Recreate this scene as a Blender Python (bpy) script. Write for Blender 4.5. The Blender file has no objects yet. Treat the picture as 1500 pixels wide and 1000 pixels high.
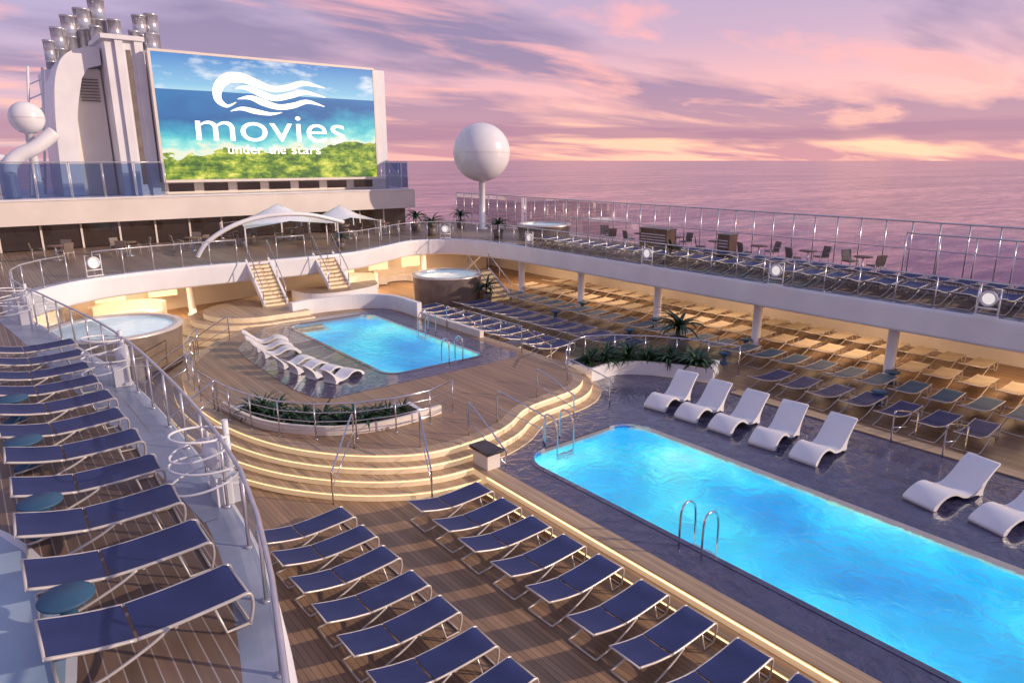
import bpy, math, random
from mathutils import Vector, Matrix
random.seed(7)
D=bpy.data; C=bpy.context
col=C.scene.collection
UP=3.1
# ------------------------------------------------------------------ materials
def nd(nt,t,**k):
    n=nt.nodes.new(t)
    for a,b in k.items(): setattr(n,a,b)
    return n
def lk(nt,a,ao,b,bi): nt.links.new(a.outputs[ao],b.inputs[bi])
def c4(c): return (c[0],c[1],c[2],1)
def ramp(nt,stops,interp='LINEAR'):
    r=nt.nodes.new('ShaderNodeValToRGB'); cr=r.color_ramp; cr.interpolation=interp
    while len(cr.elements)<len(stops): cr.elements.new(0.5)
    for e,(p,c) in zip(cr.elements,stops): e.position=p; e.color=c4(c)
    return r
def pm(name,c1,c2=None,scale=3,rough=.5,metal=0,bump=0,bscale=None,emis=None,es=0,spec=.5,coat=0):
    m=D.materials.new(name); m.use_nodes=True; nt=m.node_tree; b=nt.nodes['Principled BSDF']
    b.inputs['Roughness'].default_value=rough; b.inputs['Metallic'].default_value=metal
    b.inputs['Specular IOR Level'].default_value=spec; b.inputs['Coat Weight'].default_value=coat
    tc=nd(nt,'ShaderNodeTexCoord')
    if c2 is None: c2=tuple(x*.86 for x in c1)
    n=nd(nt,'ShaderNodeTexNoise'); n.inputs['Scale'].default_value=scale; n.inputs['Detail'].default_value=5
    lk(nt,tc,'Object',n,'Vector')
    r=ramp(nt,[(.32,c2),(.68,c1)]); lk(nt,n,'Fac',r,'Fac'); lk(nt,r,'Color',b,'Base Color')
    if bump:
        n2=nd(nt,'ShaderNodeTexNoise'); n2.inputs['Scale'].default_value=bscale or scale*8; n2.inputs['Detail'].default_value=4
        lk(nt,tc,'Object',n2,'Vector')
        bp=nd(nt,'ShaderNodeBump'); bp.inputs['Strength'].default_value=bump; bp.inputs['Distance'].default_value=.02
        lk(nt,n2,'Fac',bp,'Height'); lk(nt,bp,'Normal',b,'Normal')
    if emis: b.inputs['Emission Color'].default_value=c4(emis); b.inputs['Emission Strength'].default_value=es
    return m
def mth(nt,op,a=None,b=None,c=None):
    n=nt.nodes.new('ShaderNodeMath'); n.operation=op
    for i,x in enumerate((a,b,c)):
        if x is None: continue
        if isinstance(x,(int,float)): n.inputs[i].default_value=x
        else: nt.links.new(x,n.inputs[i])
    return n.outputs[0]
def teak(name,base,line,w=.11,axis='X',rough=.45):
    m=D.materials.new(name); m.use_nodes=True; nt=m.node_tree; b=nt.nodes['Principled BSDF']
    tc=nd(nt,'ShaderNodeTexCoord'); sp=nd(nt,'ShaderNodeSeparateXYZ'); lk(nt,tc,'Object',sp,0)
    x=mth(nt,'DIVIDE',sp.outputs[axis],w)
    fr=mth(nt,'FRACT',x); fl=mth(nt,'FLOOR',x)
    wn=nd(nt,'ShaderNodeTexWhiteNoise'); wn.noise_dimensions='1D'; nt.links.new(fl,wn.inputs['W'])
    mp=nd(nt,'ShaderNodeMapping'); mp.inputs['Scale'].default_value=(14,.8,1) if axis=='X' else (.8,14,1)
    lk(nt,tc,'Object',mp,'Vector')
    n=nd(nt,'ShaderNodeTexNoise'); n.inputs['Scale'].default_value=1; n.inputs['Detail'].default_value=6; lk(nt,mp,0,n,'Vector')
    n2=nd(nt,'ShaderNodeTexNoise'); n2.inputs['Scale'].default_value=.55; n2.inputs['Detail'].default_value=4; lk(nt,tc,'Object',n2,'Vector')
    v=mth(nt,'ADD',mth(nt,'MULTIPLY',wn.outputs[0],.25),mth(nt,'MULTIPLY',n.outputs[0],.42))
    v=mth(nt,'ADD',v,mth(nt,'MULTIPLY',n2.outputs[0],.45))
    r=ramp(nt,[(.3,tuple(c*.55 for c in base)),(.85,tuple(c*1.3 for c in base))]); nt.links.new(v,r.inputs['Fac'])
    ln=mth(nt,'LESS_THAN',fr,.10)
    mx=nd(nt,'ShaderNodeMix',data_type='RGBA'); nt.links.new(ln,mx.inputs[0]); nt.links.new(r.outputs[0],mx.inputs[6]); mx.inputs[7].default_value=c4(line)
    nt.links.new(mx.outputs[2],b.inputs['Base Color'])
    rr=mth(nt,'ADD',mth(nt,'MULTIPLY',n2.outputs[0],.35),rough-.2); nt.links.new(rr,b.inputs['Roughness'])
    bp=nd(nt,'ShaderNodeBump'); bp.inputs['Strength'].default_value=.4; bp.inputs['Distance'].default_value=.004
    bp.invert=True; nt.links.new(ln,bp.inputs['Height']); lk(nt,bp,'Normal',b,'Normal')
    return m
def emi(name,c,s):
    m=D.materials.new(name); m.use_nodes=True; b=m.node_tree.nodes['Principled BSDF']
    b.inputs['Base Color'].default_value=c4(c); b.inputs['Emission Color'].default_value=c4(c); b.inputs['Emission Strength'].default_value=s
    return m
def glassm(name,tint,gloss=.1,rough=.02):
    m=D.materials.new(name); m.use_nodes=True; nt=m.node_tree; nt.nodes.clear()
    o=nd(nt,'ShaderNodeOutputMaterial'); t=nd(nt,'ShaderNodeBsdfTransparent'); t.inputs[0].default_value=c4(tint)
    g=nd(nt,'ShaderNodeBsdfGlossy'); g.inputs['Roughness'].default_value=rough
    f=nd(nt,'ShaderNodeFresnel'); f.inputs[0].default_value=1.45
    a=mth(nt,'ADD',mth(nt,'MULTIPLY',f.outputs[0],.4),gloss)
    mx=nd(nt,'ShaderNodeMixShader'); nt.links.new(a,mx.inputs[0]); lk(nt,t,0,mx,1); lk(nt,g,0,mx,2); lk(nt,mx,0,o,0)
    return m
M={}
M['teak']=teak('teak_planks',(.37,.23,.135),(.12,.085,.06))
M['teak_step']=teak('teak_step',(.54,.38,.23),(.28,.19,.13),w=.09)
M['teak_upper']=teak('teak_upper',(.26,.165,.11),(.50,.42,.37),w=.14)
M['white']=pm('white_paint',(.88,.87,.88),(.78,.77,.79),scale=.7,rough=.32)
M['cream']=pm('cream_paint',(.86,.79,.72),(.76,.69,.62),scale=.5,rough=.45)
M['riser']=pm('glow_painted_riser',(.80,.68,.52),(.68,.56,.42),scale=2,rough=.5,emis=(1,.64,.30),es=.34)  # faint emission stands in for the strip light falling on the risers
M['grey_paint']=pm('grey_deck_paint',(.38,.42,.52),(.24,.28,.38),scale=1.2,rough=.25,bump=.15)
M['pale']=pm('pale_blue_deck',(.42,.56,.70),(.30,.42,.55),scale=1.2,rough=.3,bump=.1)
M['navy']=pm('navy_sling',(.028,.044,.16),(.017,.028,.11),scale=2,rough=.55,bump=.25,bscale=120)
M['tan']=pm('tan_sling',(.55,.44,.33),(.44,.35,.26),scale=2,rough=.6)
M['slate']=pm('teal_sling',(.04,.13,.22),(.03,.09,.17),scale=2,rough=.6)
M['frame']=pm('champagne_frame',(.72,.66,.60),(.6,.54,.5),scale=4,rough=.32,metal=.25)
M['steel']=pm('steel',(.78,.76,.78),(.66,.64,.66),scale=5,rough=.14,metal=1)
M['steel_soft']=pm('steel_brushed',(.72,.70,.72),(.60,.58,.60),scale=5,rough=.28,metal=.65)
M['plastic']=pm('white_resin',(.88,.87,.88),(.82,.81,.83),scale=1,rough=.22,spec=.6)
M['taupe']=pm('taupe_panel',(.24,.19,.16),(.16,.125,.11),scale=2,rough=.4)
M['dark']=pm('dark_panel',(.03,.03,.035),(.015,.015,.02),scale=2,rough=.25)
M['brownwood']=pm('brown_cabinet',(.22,.13,.08),(.13,.075,.05),scale=3,rough=.5)
M['soil']=pm('soil',(.06,.04,.03),(.02,.015,.01),scale=9,rough=.9,bump=.5)
M['leaf']=pm('leaf_green',(.035,.10,.03),(.010,.035,.015),scale=3,rough=.4)
M['led']=emi('warm_led',(1,.70,.36),2.6)
M['lamp']=emi('lamp_lens',(1,.93,.85),.5)
M['warmpanel']=emi('warm_panel',(1,.68,.36),1.2)
M['glass']=glassm('clear_glass',(.90,.94,.97),.03)
M['glass_blue']=glassm('blue_glass',(.26,.38,.60),.08)
M['wind']=glassm('wind_glass',(.82,.82,.92),.08)
M['winglass']=pm('window_glass',(.020,.020,.03),(.04,.025,.02),scale=.3,rough=.06,spec=.8,emis=(1,.5,.2),es=.02)
M['wlt']=pm('glow_waterline_mosaic',(.03,.10,.35),(.02,.06,.25),scale=6,rough=.1,emis=(.03,.16,.6),es=.45)  # emission paints the underwater light onto the waterline tile
def tilem():
    m=D.materials.new('wet_mosaic'); m.use_nodes=True; nt=m.node_tree; b=nt.nodes['Principled BSDF']
    tc=nd(nt,'ShaderNodeTexCoord'); br=nd(nt,'ShaderNodeTexBrick'); br.offset=0
    br.inputs['Scale'].default_value=1; br.inputs['Brick Width'].default_value=.3; br.inputs['Row Height'].default_value=.3; br.inputs['Mortar Size'].default_value=.004
    br.inputs['Color1'].default_value=(.040,.040,.10,1); br.inputs['Color2'].default_value=(.060,.056,.13,1); br.inputs['Mortar'].default_value=(.035,.033,.06,1)
    lk(nt,tc,'Object',br,'Vector'); lk(nt,br,'Color',b,'Base Color')
    n=nd(nt,'ShaderNodeTexNoise'); n.inputs['Scale'].default_value=2.6; n.inputs['Detail'].default_value=7; n.inputs['Distortion'].default_value=1.2; lk(nt,tc,'Object',n,'Vector')
    r=ramp(nt,[(.3,(.03,)*3),(.7,(.16,)*3)]); lk(nt,n,'Fac',r,0); lk(nt,r,0,b,'Roughness')
    bp=nd(nt,'ShaderNodeBump'); bp.inputs['Strength'].default_value=1.0; bp.inputs['Distance'].default_value=.07; lk(nt,n,'Fac',bp,'Height'); lk(nt,bp,0,b,'Normal')
    b.inputs['Coat Weight'].default_value=.5; b.inputs['Specular IOR Level'].default_value=.7
    return m
M['tile']=tilem()
def poolfloor():
    m=D.materials.new('glow_pool_lining'); m.use_nodes=True; nt=m.node_tree; b=nt.nodes['Principled BSDF']
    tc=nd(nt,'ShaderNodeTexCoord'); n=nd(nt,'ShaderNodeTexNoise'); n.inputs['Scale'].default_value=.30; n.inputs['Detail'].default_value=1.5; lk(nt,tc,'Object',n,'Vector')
    r=ramp(nt,[(.30,(.01,.20,.62)),(.42,(.015,.36,.74)),(.52,(.04,.58,.80)),(.62,(.16,.80,.86)),(.74,(.60,1,.96))]); lk(nt,n,'Fac',r,0)  # pools of underwater light painted into the lining's emission
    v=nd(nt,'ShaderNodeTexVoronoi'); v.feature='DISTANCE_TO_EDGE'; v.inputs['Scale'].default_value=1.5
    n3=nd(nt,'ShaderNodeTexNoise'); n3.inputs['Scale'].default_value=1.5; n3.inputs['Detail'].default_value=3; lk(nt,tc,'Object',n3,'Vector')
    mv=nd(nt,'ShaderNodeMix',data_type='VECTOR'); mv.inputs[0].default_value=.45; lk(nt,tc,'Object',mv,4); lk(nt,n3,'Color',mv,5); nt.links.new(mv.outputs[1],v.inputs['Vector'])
    caus=mth(nt,'MAXIMUM',mth(nt,'SUBTRACT',1,mth(nt,'MULTIPLY',v.outputs['Distance'],5)),0)  # caustic lines drawn into the emission, not cast by the water
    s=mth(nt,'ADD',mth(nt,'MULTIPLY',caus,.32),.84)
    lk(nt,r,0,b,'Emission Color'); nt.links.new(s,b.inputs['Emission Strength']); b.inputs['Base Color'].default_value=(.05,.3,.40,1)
    return m
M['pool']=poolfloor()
def waterm(name,tint,bs,st,rough=.02,scale=2.2):
    m=D.materials.new(name); m.use_nodes=True; nt=m.node_tree; b=nt.nodes['Principled BSDF']
    b.inputs['Base Color'].default_value=c4(tint); b.inputs['Transmission Weight'].default_value=1; b.inputs['IOR'].default_value=1.33; b.inputs['Roughness'].default_value=rough
    tc=nd(nt,'ShaderNodeTexCoord'); n=nd(nt,'ShaderNodeTexNoise'); n.inputs['Scale'].default_value=scale; n.inputs['Detail'].default_value=5; n.inputs['Distortion'].default_value=.8; lk(nt,tc,'Object',n,'Vector')
    bp=nd(nt,'ShaderNodeBump'); bp.inputs['Strength'].default_value=st; bp.inputs['Distance'].default_value=bs; lk(nt,n,'Fac',bp,'Height'); lk(nt,bp,0,b,'Normal')
    return m
M['water']=waterm('pool_water',(.95,.99,1),.18,.8,scale=3.0)
M['tubwater']=pm('tub_water',(.55,.70,.76),(.38,.56,.64),scale=3,rough=.05,bump=.6,bscale=5,emis=(.6,.88,1),es=.25)
def seam():
    m=D.materials.new('sea_painted_sunset'); m.use_nodes=True; nt=m.node_tree; b=nt.nodes['Principled BSDF']
    b.inputs['Roughness'].default_value=.16; b.inputs['IOR'].default_value=1.33; b.inputs['Specular IOR Level'].default_value=.8
    tc=nd(nt,'ShaderNodeTexCoord')
    def nz(sx,sy,d):
        mp=nd(nt,'ShaderNodeMapping'); mp.inputs['Rotation'].default_value=(0,0,.675); mp.inputs['Scale'].default_value=(sx,sy,1); lk(nt,tc,'Object',mp,0)
        n=nd(nt,'ShaderNodeTexNoise'); n.inputs['Scale'].default_value=1; n.inputs['Detail'].default_value=d; n.inputs['Roughness'].default_value=.64; lk(nt,mp,0,n,'Vector'); return n
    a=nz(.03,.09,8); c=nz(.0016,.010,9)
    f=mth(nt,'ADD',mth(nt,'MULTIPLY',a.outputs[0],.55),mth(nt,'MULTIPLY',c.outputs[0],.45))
    r=ramp(nt,[(.40,(.08,.04,.12)),(.49,(.30,.13,.21)),(.57,(.80,.38,.38))]); nt.links.new(f,r.inputs[0]); lk(nt,r,0,b,'Base Color')  # pink streaks paint the reflected sky into the base colour
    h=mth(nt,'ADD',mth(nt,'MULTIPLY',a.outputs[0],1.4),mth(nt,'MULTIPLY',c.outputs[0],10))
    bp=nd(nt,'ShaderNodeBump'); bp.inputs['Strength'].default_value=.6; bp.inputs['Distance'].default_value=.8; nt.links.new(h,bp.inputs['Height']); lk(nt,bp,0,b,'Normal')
    return m
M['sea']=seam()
# ------------------------------------------------------------------ mesh tools
class MB:
    def __init__(s): s.v=[];s.f=[];s.sm=[];s.mi=[];s.cur=0
    def add(s,vs,fs,smooth=False):
        o=len(s.v); s.v+= [tuple(v) for v in vs]
        for f in fs: s.f.append([o+i for i in f]); s.sm.append(smooth); s.mi.append(s.cur)
        return s
    def box(s,x0,x1,y0,y1,z0,z1):
        vs=[(x,y,z) for z in (z0,z1) for x,y in ((x0,y0),(x1,y0),(x1,y1),(x0,y1))]
        return s.add(vs,[(3,2,1,0),(4,5,6,7),(0,1,5,4),(1,2,6,5),(2,3,7,6),(3,0,4,7)])
    def tube(s,pts,r,n=8,closed=False,cap=True):
        P=[Vector(p) for p in pts]; k=len(P); vs=[];fs=[]
        rr=r if isinstance(r,(list,tuple)) else [r]*k
        t0=(P[1]-P[0]).normalized(); a=Vector((0,0,1)) if abs(t0.z)<.9 else Vector((1,0,0))
        u=(a-t0*a.dot(t0)).normalized()
        for i in range(k):
            if closed: t=(P[(i+1)%k]-P[i-1])
            else: t=P[min(i+1,k-1)]-P[max(i-1,0)]
            t.normalize(); u=(u-t*u.dot(t))
            if u.length<1e-6: u=t.orthogonal()
            u.normalize(); w=t.cross(u)
            for j in range(n):
                q=2*math.pi*j/n; vs.append(P[i]+(u*math.cos(q)+w*math.sin(q))*rr[i])
        for i in range(k if closed else k-1):
            i2=(i+1)%k
            for j in range(n): fs.append((i*n+j,i*n+(j+1)%n,i2*n+(j+1)%n,i2*n+j))
        s.add(vs,fs,True)
        if cap and not closed:
            o=len(s.v)-k*n; s.f.append([o+j for j in range(n)][::-1]); s.f.append([o+(k-1)*n+j for j in range(n)]); s.sm+=[False,False]; s.mi+=[s.cur]*2
        return s
    def lathe(s,prof,n=32,c=(0,0,0),axis='Z'):
        vs=[]
        for r,z in prof:
            for j in range(n):
                q=2*math.pi*j/n; x,y=r*math.cos(q),r*math.sin(q)
                if axis=='Z': vs.append((c[0]+x,c[1]+y,c[2]+z))
                elif axis=='X': vs.append((c[0]+z,c[1]+x,c[2]+y))
                else: vs.append((c[0]+x,c[1]+z,c[2]+y))
        fs=[(i*n+j,i*n+(j+1)%n,(i+1)*n+(j+1)%n,(i+1)*n+j) for i in range(len(prof)-1) for j in range(n)]
        return s.add(vs,fs,True)
    def prism(s,poly,a0,a1,axis='Y',smooth=False):
        n=len(poly)
        def m(p,a):
            if axis=='Y': return (p[0],a,p[1])
            if axis=='X': return (a,p[0],p[1])
            return (p[0],p[1],a)
        vs=[m(p,a0) for p in poly]+[m(p,a1) for p in poly]
        s.add(vs,[tuple(range(n)),tuple(range(n,2*n))[::-1]])
        o=len(s.v)-2*n
        for i in range(n): s.f.append([o+i,o+(i+1)%n,o+n+(i+1)%n,o+n+i]); s.sm.append(smooth); s.mi.append(s.cur)
        return s
    def mesh(s,name,*mats):
        me=D.meshes.new(name); me.from_pydata(s.v,[],s.f)
        for p,sm,mi in zip(me.polygons,s.sm,s.mi): p.use_smooth=sm; p.material_index=mi
        for m in mats: me.materials.append(M[m] if isinstance(m,str) else m)
        me.update(); return me
def tag(o,label,cat,group=None):
    o["label"]=label; o["category"]=cat
    if group: o["group"]=group
def obj(name,me,parent=None,loc=None,label=None,cat=None,group=None,kind=None):
    o=D.objects.new(name,me); col.objects.link(o)
    if parent: o.parent=parent
    if loc: o.location=loc
    if label: o["label"]=label
    if cat: o["category"]=cat
    if group: o["group"]=group
    if kind: o["kind"]=kind
    return o
def thing(name,label,cat,loc=(0,0,0),group=None,rz=0,sc=1):
    e=D.objects.new(name,None); e.empty_display_size=.3; col.objects.link(e); e.location=loc; e.rotation_euler=(0,0,rz)
    e.scale=(sc,sc,sc) if not isinstance(sc,tuple) else sc
    tag(e,label,cat,group); return e
def place(parts,name,label,cat,loc,group=None,rz=0,sc=1):
    e=thing(name,label,cat,loc,group,rz,sc)
    for pn,me in parts: obj(pn,me,e)
    return e
def cr(pts,closed=True,k=8):
    out=[];n=len(pts)
    rng=range(n) if closed else range(n-1)
    for i in rng:
        if closed: p=[pts[(i+j-1)%n] for j in range(4)]
        else: p=[pts[max(0,min(n-1,i+j-1))] for j in range(4)]
        for s in range(k):
            t=s/k
            out.append(tuple(.5*((2*p[1][d])+(-p[0][d]+p[2][d])*t+(2*p[0][d]-5*p[1][d]+4*p[2][d]-p[3][d])*t*t+(-p[0][d]+3*p[1][d]-3*p[2][d]+p[3][d])*t**3) for d in range(len(pts[0]))))
    if not closed: out.append(tuple(pts[-1]))
    return out
def area(p): return sum(p[i-1][0]*p[i][1]-p[i][0]*p[i-1][1] for i in range(len(p)))/2
def offs(p,d,closed=True):
    n=len(p); s=1 if (not closed or area(p)>0) else -1; out=[]
    for i in range(n):
        a=p[i-1] if (closed or i>0) else p[i]; b=p[(i+1)%n] if (closed or i<n-1) else p[i]
        dx,dy=b[0]-a[0],b[1]-a[1]; L=math.hypot(dx,dy) or 1
        out.append((p[i][0]+s*dy/L*d,p[i][1]-s*dx/L*d))
    return out
def rrect(x0,x1,y0,y1,r,k=6):
    o=[]
    for cx,cy,a in ((x1-r,y1-r,0),(x0+r,y1-r,90),(x0+r,y0+r,180),(x1-r,y0+r,270)):
        for i in range(k+1):
            q=math.radians(a+90*i/k); o.append((cx+r*math.cos(q),cy+r*math.sin(q)))
    return o
def slab(name,outer,holes,z1,th,mats,bev=0,**kw):
    """flat slab with top at z1; mats = [top] or [side, top]"""
    cu=D.curves.new(name,'CURVE'); cu.dimensions='2D'; cu.fill_mode='BOTH'
    for poly in [outer]+list(holes):
        sp=cu.splines.new('POLY'); sp.points.add(len(poly)-1)
        for q,p in zip(sp.points,poly): q.co=(p[0],p[1],0,1)
        sp.use_cyclic_u=True
    if th>0: cu.extrude=th/2-bev
    if bev: cu.bevel_depth=bev; cu.bevel_resolution=3; cu.offset=-bev
    t=D.objects.new('tmp',cu); col.objects.link(t); C.view_layer.update()
    me=D.meshes.new_from_object(t.evaluated_get(C.evaluated_depsgraph_get())); D.objects.remove(t)
    me.name=name; me.materials.clear()
    for m in mats: me.materials.append(M[m])
    me.transform(Matrix.Translation((0,0,z1-th/2)))
    me.update()
    for p in me.polygons:
        p.use_smooth=False
        p.material_index= (1 if (len(mats)>1 and abs(p.normal.z)>.98 and p.center.z>z1-.01) else 0)
        if th==0 and p.normal.z<0: p.flip()
    return obj(name,me,**kw)
def band(b,path,z0,z1,closed=True,thick=0):
    n=len(path); vs=[(x,y,z0) for x,y in path]+[(x,y,z1) for x,y in path]
    b.add(vs,[(i,(i+1)%n,n+(i+1)%n,n+i) for i in range(n if closed else n-1)],False)
def resample(pts,sp,closed=False):
    P=[Vector((p[0],p[1])) for p in pts]
    if closed: P.append(P[0].copy())
    L=[0]
    for i in range(1,len(P)): L.append(L[-1]+(P[i]-P[i-1]).length)
    n=max(1,round(L[-1]/sp)); out=[];j=0
    for k in range(n+1):
        d=L[-1]*k/n
        while j<len(L)-2 and L[j+1]<d: j+=1
        t=(d-L[j])/max(1e-9,L[j+1]-L[j]); out.append(P[j].lerp(P[j+1],t))
    return out
_pm={}
def postmesh(h,r,mat):
    k=(round(h,2),r,mat)
    if k not in _pm:
        b=MB(); b.tube([(0,0,0),(0,0,h)],r,8); b.lathe([(0,.0),(r*2.3,.0),(r*2.3,.02),(r,.03)],10); _pm[k]=b.mesh('post',mat)
    return _pm[k]
def balustrade(pts,z,h,sp,label,name='glass_balustrade',cat='railing',glass='glass',rail='steel_soft',r=.028,gap=.06,group=None,midrails=0,topover=0,panels=True):
    P=resample(pts,sp); e=thing(name,label,cat,(P[0].x,P[0].y,z),group)
    o=Vector((P[0].x,P[0].y))
    b=MB(); b.tube([(p.x-o.x,p.y-o.y,h) for p in P],r,8); obj('handrail',b.mesh('handrail',rail),e)
    for m in range(midrails):
        b=MB(); hh=h*(m+1)/(midrails+1); b.tube([(p.x-o.x,p.y-o.y,hh) for p in P],r*.55,6); obj('middle_rail',b.mesh('middle_rail',rail),e)
    pmesh=postmesh(h+topover,r*.85,rail)
    for i,p in enumerate(P):
        obj('post',pmesh,e,(p.x-o.x,p.y-o.y,0))
        if panels and i<len(P)-1:
            q=P[i+1]; a=p.lerp(q,.04)-o; c=p.lerp(q,.96)-o; b=MB()
            b.add([(a.x,a.y,gap),(c.x,c.y,gap),(c.x,c.y,h-.07),(a.x,a.y,h-.07)],[(0,1,2,3)])
            obj('glass_panel',b.mesh('glass_panel',glass),e)
    return e
# ------------------------------------------------------------------ sea
b=MB(); b.add([(-60000,-60000,-27),(60000,-60000,-27),(60000,60000,-27),(-60000,60000,-27)],[(0,1,2,3)])
obj('sea',b.mesh('sea','sea'),kind='structure',label='calm purple-pink sea with the sunset reflection partly painted in')
b=MB(); b.box(-8,32.6,-9,75,-27,-1.6)
obj('hull',b.mesh('hull','white'),label='white ship hull below the pool deck',kind='structure')
# ------------------------------------------------------------------ main deck, pools
poolA=rrect(10.72,15,-5,13.0,.85,8); poolB=rrect(10.8,15,20.3,29.7,.6)
slab('main_deck',[(-4,-8.5),(32.4,-8.5),(32.4,46),(-4,46)],[offs(poolA,.02),offs(poolB,.02)],0,.1,['teak','teak'],kind='structure',label='teak planked pool deck of the ship')
pd=[(9.3,-7),(20,-7),(20,12.5),(19.6,14.3),(18.8,15.8),(17.2,17),(9.3,17)]
slab('pool_deck',pd,[poolA],.37,.33,['riser','tile'],kind='structure',label='wet mosaic tiled deck around the long pool')
slab('pool_border',[(9.3,-7),(9.75,-7),(9.75,13.2),(9.3,13.2)],[],.40,.028,['teak_step','teak_step'],kind='structure',label='teak edging of the pool platform')
slab('pool_border',[(19.5,-7),(20.0,-7),(20.0,12.5),(19.5,12.5)],[],.40,.028,['teak_step','teak_step'],kind='structure',label='teak edging of the pool platform')
slab('pool_coping',offs(poolA,.14),[poolA],.382,.05,['tile','tile'],kind='structure',label='dark mosaic coping of the long pool')
for x0,x1,xs in ((9.0,9.3,(8.985,9.285)),(20.0,20.4,(20.415,20.015))):
    st=thing('platform_steps','teak step with warm light strips beside the long pool','steps',(0,0,0),'steps beside the long pool')
    b=MB(); b.box(x0,x1,-7,12.6,.004,.185); obj('tread',b.mesh('tread','teak_step'),st)
    for x,z in zip(xs,(.13,.32)):
        b=MB(); b.box(x-.006,x+.006,-7,12.6,z,z+.02); obj('light_strip',b.mesh('light_strip','led'),st)
def basin(name,poly,ztop,depth,label):
    e=thing(name,label,'swimming pool',(poly[0][0],poly[0][1],ztop-depth)); ox,oy,oz=poly[0][0],poly[0][1],ztop-depth
    q=[(x-ox,y-oy) for x,y in poly]
    b=MB(); band(b,q,0,depth-.22); b.add([(x,y,0) for x,y in q],[tuple(range(len(q)))]); obj('lining',b.mesh('lining','pool'),e)
    b=MB(); band(b,q,depth-.22,depth); obj('waterline_tile',b.mesh('waterline_tile','wlt'),e)
    b=MB(); b.add([(x,y,depth-.07) for x,y in q],[tuple(range(len(q)))]); obj('water',b.mesh('water','water'),e)
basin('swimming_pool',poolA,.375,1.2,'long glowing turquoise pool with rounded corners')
# terrace
ter=cr([(4.9,19.4),(5.6,16.9),(6.8,15.1),(8.3,14.0),(9.9,13.85),(11.2,14.15),(12.6,14.9),(15.0,15.3),(16.3,16.6),(16.6,19),(16.6,24),(16.6,29.5),(15.6,31.6),(12.6,32.0),(10.0,31.0),(7.4,28.7),(5.6,26),(4.8,22.5)],True,6)
if area(ter)<0: ter=ter[::-1]
stp=thing('terrace_steps','curved teak steps with warm light strips around the terrace','steps',(0,0,0))
for i,(z,d) in enumerate(((.6,.32),(.4,.64),(.2,.96))):
    o=slab('tread',offs(ter,d),[offs(ter,-.3)],z,.19,['riser','teak_step']); o.parent=stp
slab('terrace',ter,[poolB],.8,.78,['riser','teak'],kind='structure',label='raised teak terrace between the two pools')
slab('terrace_edge',ter,[offs(ter,-.35)],.804,.004,['teak_step','teak_step'],kind='structure',label='pale teak border of the terrace')
for z,d in ((.8,0),(.6,.32),(.4,.64),(.2,.96)):
    b=MB(); pth=offs(ter,d+.008); band(b,pth,z-.05,z-.038); obj('light_strip',b.mesh('light_strip','led'),stp)
tdk=[(8.2,19.3),(15.6,19.3),(16,19.7),(16,30.4),(10.9,30.4),(9.9,29.9),(8.7,28.6),(7.8,27.1),(7.6,25.5),(7.6,21),(7.8,19.8)]
slab('small_pool_deck',tdk,[poolB],.812,.01,['tile','tile'],kind='structure',label='wet mosaic deck around the smaller pool')
slab('small_pool_coping',offs(poolB,.14),[poolB],.826,.05,['tile','tile'],kind='structure',label='mosaic coping of the smaller pool')
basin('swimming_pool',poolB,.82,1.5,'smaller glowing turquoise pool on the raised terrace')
def wallpath(name,pts,z0,z1,w,mat,label,cat='low wall',topmat=None):
    p=cr(pts,False,8); L=offs(p,w/2,False); R=offs(p,-w/2,False)
    poly=L+R[::-1]
    o=slab(name,poly,[],z1,z1-z0,[mat,topmat or mat]); o["label"]=label; o["category"]=cat
wallpath('low_wall',[(11.6,31.2),(12.8,31.5),(15,31.2),(16.3,30.0),(16.4,27.5)],.8,1.5,.25,'white','white curved wall behind the smaller pool')
wallpath('low_wall',[(16.4,27.2),(16.4,22.5)],.8,1.1,.2,'cream','pale low wall beside the smaller pool')
# ------------------------------------------------------------------ upper deck ring
hole=cr([(-.6,-7.5),(-.2,-3),(.5,1),(1.45,4.2),(2.1,6.6),(2.5,9),(2.65,13),(2.5,18),(1.7,24),(1.2,28),(1.7,31.6),(4.3,34.1),(8,34.8),(11,34.8),(14,34.8),(17,35.1),(19.6,36.5),(22.3,37.9),(24.6,36.9),(25.7,33.5),(25.8,29),(25.6,22),(25.5,15),(25.5,8),(25.5,0),(25.5,-7.5)],False,6)
uout=[(-8,-8.5),(32.4,-8.5),(32.4,50),(-8,50)]
slab('upper_deck',uout,[hole],UP,1.0,['white','grey_paint'],bev=.12,kind='structure',label='white-edged oval upper deck ring')
h2=offs(hole,-.5); h3=offs(hole,.5)
hb=h2 if abs(area(h2))>abs(area(h3)) else h3
hb=[(max(-7.5,x),max(-8.2,y)) for x,y in hb]
slab('upper_deck_teak',[(-7.9,-8.4),(32.1,-8.4),(32.1,49.9),(-7.9,49.9)],[hb],UP+.004,0,['teak_upper'],kind='structure',label='teak planking of the upper deck')
el=[(-3.0+3.2*math.cos(t*math.tau/48),8.3+4.8*math.sin(t*math.tau/48)) for t in range(48)]
slab('painted_floor',el,[],UP+.010,0,['pale'],kind='structure',label='pale blue curved deck floor')
el2=[(-3.0+3.3*math.cos(t*math.tau/48),8.3+4.9*math.sin(t*math.tau/48)) for t in range(48)]
slab('painted_floor_border',el2,[],UP+.007,0,['white'],kind='structure',label='white edging of the pale floor')
wk=cr([(2.2,9.4),(2.15,13),(2.0,18),(1.3,24),(.9,27)],False,6); wk2=cr([(.4,27),(.75,24),(1.3,18),(1.75,13),(2.0,9.4)],False,6)
slab('painted_walkway',wk+wk2,[],UP+.009,0,['grey_paint'],kind='structure',label='grey painted walkway beside the balustrade')
bal=offs(hole,.14,False); bal2=offs(hole,-.14,False)
cx,cy=14,20
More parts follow.
